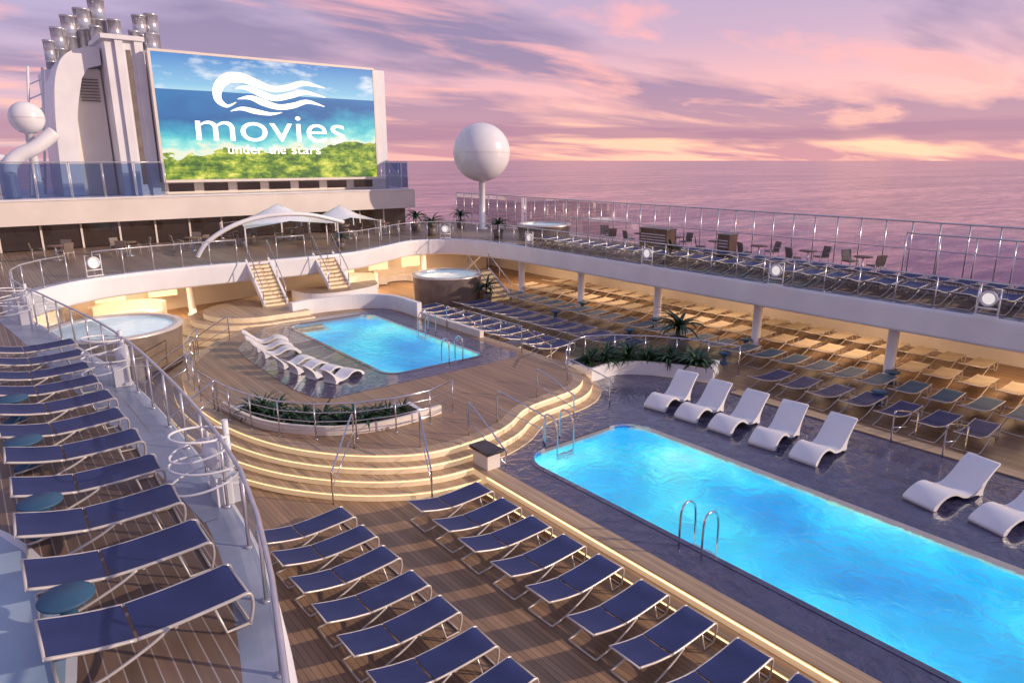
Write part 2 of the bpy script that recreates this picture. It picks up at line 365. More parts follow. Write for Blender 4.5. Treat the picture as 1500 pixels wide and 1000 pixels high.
bal=bal if math.hypot(bal[40][0]-cx,bal[40][1]-cy)>math.hypot(bal2[40][0]-cx,bal2[40][1]-cy) else bal2
left=[p for p in bal if p[0]<4.5 and p[1]<33.9 and p[1]>-3]
G='glass balustrades of the upper deck'
balustrade(left,UP,1.1,1.3,'clear glass balustrade with steel posts along the lounger deck',group=G)
balustrade([p for p in bal if p[1]>33.9 and 4.0<p[0]<10.8],UP,1.1,1.2,'clear glass balustrade on the far curve of the ring',group=G)
balustrade([p for p in bal if p[1]>34 and 12.3<p[0]<14.4],UP,1.1,1.2,'short glass balustrade between the two stairs',group=G)
balustrade([p for p in bal if (p[1]>34 and p[0]>15.8)],UP,1.1,1.2,'clear glass balustrade on the bulging corner of the ring',group=G)
balustrade([p for p in bal if p[0]>24 and p[1]<=34 and p[1]>-3],UP,1.1,1.3,'long glass balustrade above the shaded lounger field',group=G)
b=MB(); b.lathe([(.26,0),(.26,.12),(.19,.16),(.19,1.95),(.26,2.0),(.26,2.1)],20); colm=b.mesh('column','white')
for y in (-.5,4.9,10.3,15.9,21.4,26.8,32.0):
    obj('support_column',colm,None,(26.4,y,0),'round white column carrying the upper deck','column','columns under the upper deck')
for x,y in ((3,38.0),(9,38.5),(18,39),(24,39.5)):
    obj('support_column',colm,None,(x,y,0),'round white column carrying the upper deck','column','columns under the upper deck')
balustrade([(32.2,-4),(32.2,47.5)],UP,2.35,1.1,'tall glass windscreen along the edge of the ship',name='windscreen',cat='windscreen',glass='wind',r=.04,gap=.05,midrails=1)
balustrade([(30.6,3),(30.6,12)],UP,2.0,1.3,'inner tall glass windscreen by the loungers',name='windscreen',cat='windscreen',glass='wind',r=.034,gap=.05)
b=MB(); b.box(0,.12,0,54,0,1.98); obj('bulwark',b.mesh('bulwark','cream'),None,(32.2,-8.4,.005),'cream solid bulwark along the side of the shaded deck','wall')
# ------------------------------------------------------------------ loungers
def lounger(sl):
    W=.33
    b=MB()
    for s in (-1,1):
        y=s*W
        b.tube(cr([(1.0,y,.02),(1.05,y,.22),(1.04,y,.37),(.97,y,.405),(.8,y,.39),(.2,y,.36),(-.2,y,.36)],False,4),.021,8)
        b.tube(cr([(-.2,y,.36),(-.6,y,.425),(-1.02,y,.53)],False,4),.021,8)
        b.tube(cr([(.12,y*1.03,.35),(-.1,y*1.05,.24),(-.55,y*1.06,.08),(-.95,y*1.06,.02)],False,4),.019,8)
        b.tube([(1.0,y,.02),(.72,y,.02),(.62,y,.36)],.018,6)
    for x,z in ((1.0,.02),(-.95,.02),(-1.02,.53),(1.02,.385),(.2,.34)):
        b.tube([(x,-W*1.04,z),(x,W*1.04,z)],.018,8)
    fm=b.mesh('frame','frame')
    def sheet(xs):
        b=MB(); vs=[];n=len(xs);ys=[-.315,-.2,0,.2,.315]
        for th in (0,-.014):
            for x,z in xs:
                for y in ys: vs.append((x,y,z+th-.02*(1-(y/.315)**2)))
        m=len(ys);fs=[]
        for i in range(n-1):
            for j in range(m-1):
                fs.append((i*m+j,(i+1)*m+j,(i+1)*m+j+1,i*m+j+1)); o=n*m
                fs.append((o+i*m+j,o+i*m+j+1,o+(i+1)*m+j+1,o+(i+1)*m+j))
        b.add(vs,fs,True); return b
    seat=sheet([(1.02,.395),(.95,.425),(.8,.41),(.5,.39),(.2,.378),(-.17,.378)]).mesh('seat',sl)
    back=sheet([(-.21,.38),(-.4,.405),(-.6,.442),(-.8,.490),(-1.0,.545)]).mesh('backrest',sl)
    return [('frame',fm),('seat',seat),('backrest',back)]
LN=lounger('navy'); LT=lounger('tan'); LS=lounger('slate')
def row(T,x,ys,z,lab,grp,rz=0,sc=1.0,jit=.05):
    for y in ys:
        place(T,'sun_lounger',lab,'sun lounger',(x+random.uniform(-jit,jit),y+random.uniform(-jit,jit)*.6,z),grp,rz+random.uniform(-.045,.045),sc)
fr=lambda a,b,s:[a+s*i for i in range(int(round((b-a)/s))+1)]
row(LN,.9,fr(7.15,20.8,1.32),UP+.01,'navy sling sun lounger on the upper teak deck','loungers on the upper deck',sc=(.90,1.05,.95))
row(LN,-1.6,fr(15.4,25,1.32),UP+.01,'navy sling sun lounger on the upper teak deck','loungers on the upper deck',sc=.95)
row(LN,7.95,fr(2.8,11.9,1.04),0,'navy sling sun lounger beside the pool steps','loungers beside the long pool',sc=(.96,.93,1))
row(LN,4.75,fr(3.7,12.8,1.04),0,'navy sling sun lounger on the teak pool deck','loungers beside the long pool',sc=(.98,.93,1))
row(LN,18.75,fr(20.8,31,1.02),0,'navy sling sun lounger near the smaller pool','loungers near the smaller pool',sc=1.05)
row(LN,21.4,fr(19.0,30,1.02),0,'navy sling sun lounger near the smaller pool','loungers near the smaller pool',sc=1.05)
row(LN,22.2,fr(6.0,12.8,1.1),0,'navy sling sun lounger beyond the pool platform','loungers under the right ring')
row(LS,24.7,fr(4.5,33,1.1),0,'teal-blue sling sun lounger in a long row','loungers under the right ring')
row(LT,27.4,fr(5.5,33,1.1),0,'tan sling sun lounger under warm downlights','loungers under the right ring')
row(LT,30.0,fr(8.5,33,1.1),0,'tan sling sun lounger under warm downlights','loungers under the right ring')
row(LN,27.0,fr(3.4,31,.98),UP+.01,'navy sling sun lounger on the ring deck','loungers on the ring deck',sc=1.05)
row(LN,29.3,fr(3.4,23,.98),UP+.01,'navy sling sun lounger on the ring deck','loungers on the ring deck',sc=1.05)
def chaise():
    top=cr([(-1.05,.10),(-.88,.24),(-.60,.37),(-.34,.35),(-.07,.21),(.15,.14),(.38,.20),(.65,.42),(.92,.70),(1.12,.84)],False,3)
    bot=cr([(1.15,.81),(1.0,.68),(.84,.51),(.72,.34),(.66,.14),(.68,0)],False,3)+cr([(.56,0),(.46,.06),(.18,.07),(-.05,.12),(-.32,.27),(-.58,.29),(-.80,.19),(-.92,.04),(-.94,0)],False,3)+[(-1.05,0)]
    P=top+bot; b=MB(); n=len(P); vs=[]
    for y,s in ((-.36,.98),(-.345,1),(.345,1),(.36,.98)):
        for p in P: vs.append((p[0]*s,y,.0+(p[1]-.3)*s+.3))
    fs=[]
    for k in range(3):
        for i in range(n): fs.append((k*n+i,k*n+(i+1)%n,(k+1)*n+(i+1)%n,(k+1)*n+i))
    b.add(vs,fs,True); b.add(vs[:n],[tuple(range(n))[::-1]]); b.add(vs[3*n:],[tuple(range(n))])
    return b.mesh('pool_chaise','plastic')
CH=chaise()
for y,rz,sx in ((13.2,.12,.95),(11.95,.1,.95),(10.7,.08,.95),(9.4,.06,.95),(8.1,.04,.98),(5.0,-.22,1.08),(3.6,-.26,1.08)):
    o=obj('pool_chaise',CH,None,(17.2,y,.375),'white moulded wave-shaped chaise on the wet pool deck','chaise','white moulded chaises'); o.rotation_euler=(0,0,rz+random.uniform(-.05,.05)); o.scale=(sx,1.05,.98 if sx<1 else .85)
for i,(x,y,a) in enumerate(((9.3,20.9,-.35),(9.0,21.7,-.25),(8.8,22.6,-.15),(8.7,23.5,-.05),(8.7,25.2,.1),(8.8,26.2,.2),(9.0,27.2,.3))):
    o=obj('pool_chaise',CH,None,(x,y,.82),'white moulded chaise beside the smaller pool','chaise','white moulded chaises'); o.rotation_euler=(0,0,math.pi-a); o.scale=(.80,.8,.70)
# ------------------------------------------------------------------ ladders and handrails
def arch(b,x,y,z,d,h,r=.024,dx=0,low=0):
    b.tube(cr([(x,y,z),(x,y,z+h*.75),(x+dx*.2,y+d*.2,z+h),(x+dx*.7,y+d*.7,z+h*.96),(x+dx,y+d,z+h*.6),(x+dx,y+d,z-low)],False,5),r,8)
def ladder(x,y,z,dx,dy,sep,label):
    e=thing('pool_ladder',label,'pool ladder',(x,y,z))
    for s in (-.5,.5):
        ox,oy=(0,s*sep) if abs(dx)>abs(dy) else (s*sep,0)
        b=MB(); arch(b,ox,oy,0,dy,.9,dx=dx,low=.6); obj('grab_rail',b.mesh('grab_rail','steel'),e)
    for k in (.25,.5):
        b=MB()
        if abs(dx)>abs(dy): b.box(dx-.04,dx+.04,-sep/2,sep/2,-k-.02,-k+.02)
        else: b.box(-sep/2,sep/2,dy-.04,dy+.04,-k-.02,-k+.02)
        obj('rung',b.mesh('rung','steel'),e)
ladder(10.45,7.3,.39,.5,0,.55,'polished steel pool ladder at the near edge')
ladder(12.0,13.2,.39,0,-.55,.6,'polished steel pool ladder at the end of the long pool')
ladder(13.4,20.0,.84,0,.5,.6,'polished steel ladder at the smaller pool')
ladder(15.2,24.5,.84,-.5,0,.6,'polished steel ladder at the smaller pool')
def handrail(p0,p1,h=.9,label='steel handrail at the terrace steps'):
    e=thing('handrail',label,'handrail',p0,'handrails at the steps')
    d=Vector(p1)-Vector(p0); b=MB()
    b.tube(cr([(0,0,0),(0,0,h*.85),(d.x*.08,d.y*.08,h),(d.x*.92,d.y*.92,d.z+h),(d.x,d.y,d.z+h*.85),(d.x,d.y,d.z)],False,4),.024,8)
    b.tube([(0,0,h*.5),(d.x,d.y,d.z+h*.5)],.015,6)
    obj('rail',b.mesh('rail','steel'),e)
n=len(ter)
def nearest(x,y): return min(range(n),key=lambda i:(ter[i][0]-x)**2+(ter[i][1]-y)**2)
for x,y in ((6.9,15.0),(8.4,13.9),(9.9,13.8),(11.3,14.2),(13.2,15),(15,15.3),(5,24),(5.1,26),(5.0,20.5),(16.6,20),(16.6,25),(7.5,29)):
    i=nearest(x,y); a=offs(ter,-.35)[i]; c=offs(ter,1.15)[i]
    zb=0 if not (9.9<x<16) or y>16 else .38
    handrail((a[0],a[1],.8),(c[0],c[1],zb))
for y in (7.2,5.9): handrail((19.3,y,.4),(21.0,y,0),label='steel handrail at the side steps of the pool deck')
arc1=cr([(4.95,21.5),(5.25,19),(6.0,17.1),(7.4,15.9),(9.2,15.5),(10.5,15.9)],False,8)
balustrade(arc1,.8,1.0,1.1,'steel rail wrapping the curved planter',name='pipe_railing',panels=False,midrails=3,rail='steel',r=.024)
arc2=cr([(5.1,22.8),(5.4,25),(6.4,27.3)],False,6)
balustrade(arc2,.8,1.0,1.2,'steel rail at the edge of the terrace',name='pipe_railing',panels=False,midrails=2,rail='steel',r=.024)
arc3=cr([(16.5,20),(16.5,24)],False,6)
balustrade(arc3,.8,.95,1.3,'steel rail beside the smaller pool',name='pipe_railing',panels=False,midrails=1,rail='steel',r=.02)
arc4=cr([(16.0,16.9),(17.6,18.0),(19.4,17.0),(20.8,15.0),(21.3,13.4)],False,6)
balustrade(arc4,.37,1.15,1.2,'curved glass screen behind the planter',rail='steel',r=.024,group='glass balustrades of the terrace')
b=MB(); b.box(-.2,.2,-.32,.32,0,.42); p1=b.mesh('body','cream'); b=MB(); b.box(-.26,.26,-.4,.4,.42,.5); p2=b.mesh('top','dark')
for x,y,z in ((9.65,13.1,.4),(17.1,21.3,.2)):
    place([('body',p1),('top',p2)],'pedestal','low cream pedestal with dark slate top by the terrace','pedestal',(x,y,z),'pedestals on the terrace')
# ------------------------------------------------------------------ plants and planters
def plantmesh(nl,L,droop,w,up=1.0,seed=1):
    R=random.Random(seed); b=MB()
    for i in range(nl):
        a=R.random()*math.tau; el=R.uniform(.35,1.35)*up; l=L*R.uniform(.7,1.1); k=6
        r=0;z=0;vs=[];e=el
        for j in range(k+1):
            t=j/k; ww=w*math.sin(math.pi*min(1,.12+t*.9))**.7*(1-t*.5) if j<k else .002
            px,py=r*math.cos(a),r*math.sin(a); sx,sy=-math.sin(a)*ww,math.cos(a)*ww
            vs+= [(px+sx,py+sy,z+ww*.25),(px,py,z-ww*.15),(px-sx,py-sy,z+ww*.25)]
            r+=l/k*math.cos(e); z+=l/k*math.sin(e); e-=droop/k*R.uniform(.8,1.3)
        fs=[]
        for j in range(k): fs+=[(j*3,j*3+1,j*3+4,j*3+3),(j*3+1,j*3+2,j*3+5,j*3+4)]
        b.add(vs,fs,True)
    return b.mesh('foliage','leaf')
PL=[plantmesh(46,.95,1.1,.045,seed=s) for s in range(4)]
PB=[plantmesh(34,1.1,1.7,.075,seed=s+9) for s in range(3)]
def planter(pts,w,z0,h,label,sc=1.0,sp=None,rows=(-.22,.22)):
    p=cr(pts,False,8); L=offs(p,w/2,False); R=offs(p,-w/2,False); poly=L+R[::-1]
    e=thing('planter',label,'planter',(0,0,0))
    o=slab('wall',poly,[],z0+h,h,['white','white']); o.parent=e
    Li=offs(p,w/2-.1,False)[1:-1]; Ri=offs(p,-w/2+.1,False)[1:-1]
    o=slab('soil',Li+Ri[::-1],[],z0+h+.006,0,['soil']); o.parent=e
    Q=resample(p,sp or .55)
    for i,q in enumerate(Q[1:-1]):
        for s in rows:
            f=obj('spiky_plant',(PL+PB)[random.randrange(7)],None,(q.x+random.uniform(-.12,.12)+s*w,q.y+random.uniform(-.12,.12)+s*w*.6,z0+h-.02),'dark green spiky plant growing in a white planter','plant','plants in the planters')
            f.rotation_euler=(0,0,random.random()*6); q2=sc*random.uniform(.75,1.2); f.scale=(q2,q2,q2)
planter([(16.6,16.9),(18.2,16.9),(19.6,15.7),(20.5,13.8)],1.3,.375,.5,'white curved planter behind the long pool',1.0,.85)
planter([(5.9,20.2),(6.5,18.2),(7.9,16.9),(9.8,16.7)],1.1,.8,.12,'low white curved planter at the end of the smaller pool',.66,.75)
wallpath('low_wall',[(5.3,20.4),(5.7,18.2),(6.9,16.6),(8.4,16.0),(10.2,16.1)],.8,1.05,.1,'cream','pale low wall under the planter rail')
def potted(x,y,z,s=1.0):
    e=thing('potted_palm','leafy palm in a round dark pot on the deck','plant',(x,y,z),'potted palms',sc=s)
    b=MB(); b.lathe([(0,0),(.24,0),(.34,.5),(.30,.5),(.28,.44),(0,.44)],16); obj('pot',b.mesh('pot','taupe'),e)
    b=MB(); b.tube([(0,0,.4),(.03,0,.8)],[.06,.04],7); obj('trunk',b.mesh('trunk','brownwood'),e)
    f=obj('foliage',random.choice(PB),e,(.03,0,.75)); f.rotation_euler=(0,0,random.random()*6)
for x,y,z,s in ((25.6,43,UP,1.2),(29.5,43,UP,1.1),(27.3,35.5,UP,1.1),(24.7,39.5,UP,1.1),(16.8,36.6,UP,.8),(-2.2,33.4,UP,1.2),(21.2,32.2,0,1.0),(23.2,17.6,0,1.4),(23.3,31.5,0,1.1),(26.9,21.2,UP,.9),(21,45,UP,1.2)): potted(x,y,z,s)
# ------------------------------------------------------------------ hot tubs
def tub(x,y,z,r,h,label):
    e=thing('hot_tub',label,'hot tub',(x,y,z))
    b=MB(); b.lathe([(r*.93,0),(r*.95,.1),(r,h*.9),(r,h)],48); obj('wall',b.mesh('wall','taupe'),e)
    b=MB(); b.lathe([(r+.04,h-.05),(r+.04,h+.03),(r-.2,h+.05),(r-.26,h+.03),(r-.26,h-.12)],48); obj('rim',b.mesh('rim','frame'),e)
    b=MB(); b.lathe([(r-.26,h-.05),(r-.5,h-.35),(r-.9,h-.37)],48); obj('seat',b.mesh('seat','white'),e)
    b=MB(); q=[((r-.27)*math.cos(t*math.tau/40),(r-.27)*math.sin(t*math.tau/40),h-.07) for t in range(40)]; b.add(q,[tuple(range(40))]); obj('water',b.mesh('water','tubwater'),e)
tub(4.1,30.3,0,2.45,1.65,'large round hot tub with taupe sides and pale rim')
tub(21.8,33.3,0,2.0,1.6,'round hot tub with taupe sides near the loungers')
tub(29.3,33.3,UP,1.7,.95,'round hot tub on the ring deck by the windscreen')
# ------------------------------------------------------------------ stairs
def stair(x0,x1,yt,zt,yb,zb,n,label):
    e=thing('staircase',label,'stairs',(0,0,0)); rise=(zt-zb)/n; run=(yt-yb)/n
    for i in range(n):
        z=zb+rise*(i+1); y=yb+run*i; b=MB(); b.box(x0,x1,y,y+run*1.1,z-.05,z); obj('tread',b.mesh('tread','teak_step'),e)
        b=MB(); b.box(x0+.02,x1-.02,yb+run*i+.015,yb+run*i+.03,zb+rise*i,zb+rise*(i+1)-.05); obj('riser',b.mesh('riser','riser'),e)
    for x in (x0-.06,x1+.06):
        b=MB(); b.prism([(yb,zb),(yt,zt-.3),(yt,zt+.1),(yb-.1,zb+.25)],x-.05,x+.05,axis='X'); obj('stringer',b.mesh('stringer','white'),e)
        b=MB(); b.tube([(x,yb,zb),(x,yb,zb+.95),(x,yt,zt+1.0),(x,yt,zt)],.025,8)
        b.tube([(x,(yb+yt)/2,(zb+zt)/2),(x,(yb+yt)/2,(zb+zt)/2+.97)],.02,8); obj('handrail',b.mesh('handrail','steel'),e)
stair(11.0,12.0,35.0,UP,32.9,1.1,12,'teak staircase with self-glowing risers down from the ring')
stair(14.6,15.6,35.2,UP,33.4,1.5,9,'teak staircase with self-glowing risers near the smaller pool')
lp=cr([(12.9,34.4),(13.2,33.0),(14.2,32.4),(15.8,32.5),(17.2,33.2),(17.8,34.6)],False,5)
slab('stair_landing',lp,[],1.5,1.45,['white','teak'],kind='structure',label='white curved landing at the foot of the stairs')
stair(23.6,25.0,33.6,1.5,31.4,0,7,'short teak steps up to the round hot tub')
for i in range(5):
    p=[(10.4+(4.6-.6*i)*math.cos(math.radians(a)),33.0+(4.2-.5*i)*math.sin(math.radians(a))) for a in range(120,286,10)]+[(12.4,33.0-(4.2-.5*i)),(12.4,36.4)]
    slab('curved_step',p,[],.22*(i+1)+.012,.22,['riser','teak_step'],kind='structure',label='curved teak step')
# ------------------------------------------------------------------ far wall under the ring with sofas
wallpath('bar_wall',[(-3,41.5),(4,40.5),(11,41.5),(18,42.5),(25,41.5),(31,42)],0,2.09,.3,'cream','cream curved wall lit by warm light under the ring','wall')
for i,x in enumerate((0.5,3,5.5,8,19,21.5,24)):
    e=thing('wall_light','glowing warm wall panel on the curved bar wall','wall light',(x,40.2+(0 if x<10 else 1.0),.9),'warm wall panels')
    b=MB(); b.box(-.7,.7,-.05,.03,0,.85); obj('diffuser',b.mesh('diffuser','warmpanel'),e)
def sofa(x,y,r,a0,a1,label):
    e=thing('curved_sofa',label,'sofa',(x,y,0),'curved sofas under the ring')
    def arcpoly(r0,r1): 
        A=[math.radians(a0+(a1-a0)*i/16) for i in range(17)]
        return [(r1*math.cos(a),r1*math.sin(a)) for a in A]+[(r0*math.cos(a),r0*math.sin(a)) for a in A[::-1]]
    for nm,r0,r1,z,t,m in (('seat',r-.75,r-.1,.45,.4,'white'),('backrest',r-.12,r+.1,.95,.9,'cream')):
        o=slab(nm,arcpoly(r0,r1),[],z,t,[m,m]); o.parent=e
for x,y in ((1.5,38),(6,38.3),(18.8,39.2),(22.5,40)): sofa(x,y,1.7,10,170,'pale curved sofa facing the pools')
# ------------------------------------------------------------------ tables, chairs
b=MB(); b.lathe([(0,.44),(.26,.44),(.27,.46),(.26,.48),(0,.48)],24); t1=b.mesh('top','slate'); b=MB(); b.lathe([(0,0),(.2,0),(.2,.02),(.09,.1),(.08,.3),(.16,.44)],16); t2=b.mesh('base','slate')
def stool(x,y,z): place([('top',t1),('base',t2)],'side_table','small round dark side table between loungers','table',(x,y,z),'side tables')
for i,y in enumerate((7.8,10.45,13.1,15.7)): stool(.25,y,UP+.012)
for y in (9.5,15.6,20.7,25.8): stool(26.0,y+.5,0); stool(23.4,y-.2,0)
b=MB(); b.box(-.26,.26,-.26,.26,.40,.46); c1=b.mesh('seat','taupe')
b=MB(); b.prism([(-.26,.46),(-.20,.46),(-.30,.92),(-.35,.92)],-.25,.25,axis='Y'); c2=b.mesh('backrest','taupe')
b=MB()
for s in (-1,1):
    b.tube([(-.25,s*.25,0),(-.25,s*.25,.62),(.25,s*.25,.62),(.25,s*.25,0)],.018,6)
b.tube([(-.25,-.25,.41),(-.25,.25,.41)],.016,6); b.tube([(.25,-.25,.41),(.25,.25,.41)],.016,6)
c3=b.mesh('frame','frame')
b=MB(); b.lathe([(0,.70),(.4,.70),(.41,.72),(.4,.74),(0,.74)],24); t3=b.mesh('top','brownwood'); b=MB(); b.lathe([(0,0),(.25,0),(.24,.03),(.04,.06),(.04,.70)],12); t4=b.mesh('pedestal','steel_soft')
def dining(x,y,z,k=4):
    place([('top',t3),('pedestal',t4)],'dining_table','small round table on the upper deck','table',(x,y,z),'cafe tables')
    a0=random.random()*3
    for i in range(k):
        a=a0+i*math.tau/k; place([('seat',c1),('backrest',c2),('frame',c3)],'chair','woven brown armchair at a small round table','chair',(x+.75*math.cos(a),y+.75*math.sin(a),z),'cafe chairs',rz=a+math.pi)
for y in fr(14,30,2.6): dining(31.4,y,UP+.005,2)
for x in fr(-6,26,3.2): dining(x,41.5+random.uniform(-1,1.5),UP+.005,3)
for x in (-3,0.2): dining(x,36.5,UP+.005,3)
def cabinet(x,y,w,d,h,label):
    e=thing('cabinet',label,'cabinet',(x,y,UP+.005),'brown deck cabinets')
    b=MB(); b.box(-w/2,w/2,-d/2,d/2,.05,h); obj('body',b.mesh('body','brownwood'),e)
    b=MB(); b.box(-w/2-.04,w/2+.04,-d/2-.04,d/2+.04,h,h+.06); obj('top',b.mesh('top','taupe'),e)
    for k in range(3):
        b=MB(); b.box(-w/2-.012,-w/2-.004,-d/2+.08,d/2-.08,h*.5+k*.15,h*.5+k*.15+.05); obj('slat',b.mesh('slat','cream'),e)
cabinet(30.4,24.9,.8,1.9,1.2,'brown wooden towel cabinet with pale slats'); cabinet(30.7,20.6,.7,.7,1.2,'small brown wooden cabinet on the ring deck')
# ------------------------------------------------------------------ floodlights
b=MB(); b.lathe([(0,-.16),(.16,-.16),(.25,-.05),(.27,.08),(.24,.10),(.19,.06),(.19,.0)],28,axis='Y'); f1=b.mesh('housing','white')
b=MB(); b.lathe([(.19,.02),(.12,.045),(0,.055)],28,axis='Y'); f2=b.mesh('lens','lamp')
b=MB(); b.tube([(-.33,0,-.6),(-.33,0,.34),(.33,0,.34),(.33,0,-.6)],.028,8); b.tube([(-.33,0,-.34),(.33,0,-.34)],.028,8); b.tube([(-.33,0,0),(-.25,0,0)],.02,6); b.tube([(.33,0,0),(.25,0,0)],.02,6); b.box(-.36,.36,-.08,.08,-.62,-.58); f3=b.mesh('bracket','white')
def flood(x,y,ang,z=UP+.64): place([('housing',f1),('lens',f2),('bracket',f3)],'floodlight','round white floodlight in a square frame on the balustrade','floodlight',(x,y,z),'round floodlights',rz=ang,sc=.95)
def edge(u):
    i=min(range(len(bal)),key=lambda k:(bal[k][0]-u[0])**2+(bal[k][1]-u[1])**2); return bal[i]
for y in (30,21.3,14.6,7.2): flood(25.3,y,math.pi/2)
for u,a in (((24.4,37.2),2.6),((4.0,34.1),3.4),((2.75,9.9),-1.57),((2.6,17),-1.6),((1.3,26),-1.6)):
    q=edge(u); flood(q[0],q[1],a)
def hoops(x,y,r,label):
    e=thing('hoop_guard',label,'guard rail',(x,y,UP),'white hoop guards')
    for k in range(4):
        b=MB(); z=.42+.23*k; tl=(.07,-.05,.06,-.04)[k]
        pts=[(r*(1.05-.06*k)*math.cos(math.radians(a)),r*.85*(1.05-.06*k)*math.sin(math.radians(a)),z+tl*math.cos(math.radians(a))) for a in range(30,331,12)]
        b.tube(pts,.018,8); obj('hoop',b.mesh('hoop','white'),e)
    b=MB(); b.tube([(.36,0,0),(.36,0,1.25)],.045,10); b.tube([(.36,0,.5),(.36,.30,.5)],.02,6); obj('post',b.mesh('post','white'),e)
    b=MB(); b.box(.1,.42,-.17,.17,0,.45); obj('junction_box',b.mesh('junction_box','white'),e)
hoops(2.2,9.9,.46,'white curled tubular hoops around a white post'); hoops(2.05,17,.46,'white curled tubular hoops around a white post'); hoops(.9,25.5,.46,'white curled tubular hoops around a white post')
b=MB(); b.lathe([(0,0),(.11,0),(.13,.0),(.13,.03),(0,.03)],16); dl=b.mesh('downlight','led')
for y in fr(3,34,3.1):
    for x in (27.2,30.2):
        obj('downlight',dl,None,(x,y,2.06),'small round warm downlight in the soffit','light','soffit downlights')
def arealight(x,y,z,sx,sy,e,c=(1,.68,.40)):
    l=D.lights.new('soffit_lamp','AREA'); l.shape='RECTANGLE'; l.size=sx; l.size_y=sy; l.energy=e; l.color=c
    o=D.objects.new('soffit_lamp',l); col.objects.link(o); o.location=(x,y,z)
for y in (6,13,20,27,34): arealight(28.6,y,2.0,3.4,4,125)
for x in (1,7,19,24): arealight(x,38.0,2.0,3,2,170)
# ------------------------------------------------------------------ deckhouse
dh=thing('deckhouse','white superstructure with dark glass front below a broad balcony','building',(0,0,0))
b=MB(); b.box(-16,27.0,46,62,4.65,5.8); obj('balcony',b.mesh('balcony','cream'),dh)
b=MB(); b.box(-16,27.3,45.85,46.0,4.55,5.85); obj('fascia',b.mesh('fascia','cream'),dh)
b=MB(); b.box(-16,27.15,45.8,61,5.85,5.95); obj('coping',b.mesh('coping','white'),dh)
b=MB(); b.box(-16,26.5,48.6,62,UP+.01,4.65); obj('wall',b.mesh('wall','dark'),dh)
for i in range(22):
    x=-16+i*1.95
    b=MB(); b.box(x+.06,x+1.89,46.6,46.63,UP+.05,4.62); obj('window',b.mesh('window','winglass'),dh)
    b=MB(); b.box(x-.05,x+.05,46.52,46.7,UP+.01,4.65); obj('mullion',b.mesh('mullion','cream'),dh)
b=MB(); b.box(10.0,26.0,47.6,60,5.96,6.7); obj('upper_wall',b.mesh('upper_wall','cream'),dh)
for i in range(7):
    x=10.6+i*2.1; b=MB(); b.box(x,x+1.5,47.57,47.595,6.1,6.6); obj('upper_window',b.mesh('upper_window','winglass'),dh)
b=MB(); b.box(-16,3.0,52,62,5.95,8.2); obj('rear_house',b.mesh('rear_house','white'),dh)
balustrade([(-15.9,45.95),(10.1,45.95)],5.95,1.95,1.6,'tall blue glass balustrade on the balcony',glass='glass_blue',r=.03)
balustrade([(24.9,45.95),(27.1,45.95),(27.1,52)],5.95,1.95,1.4,'tall blue glass balustrade at the end of the balcony',glass='glass_blue',r=.03)
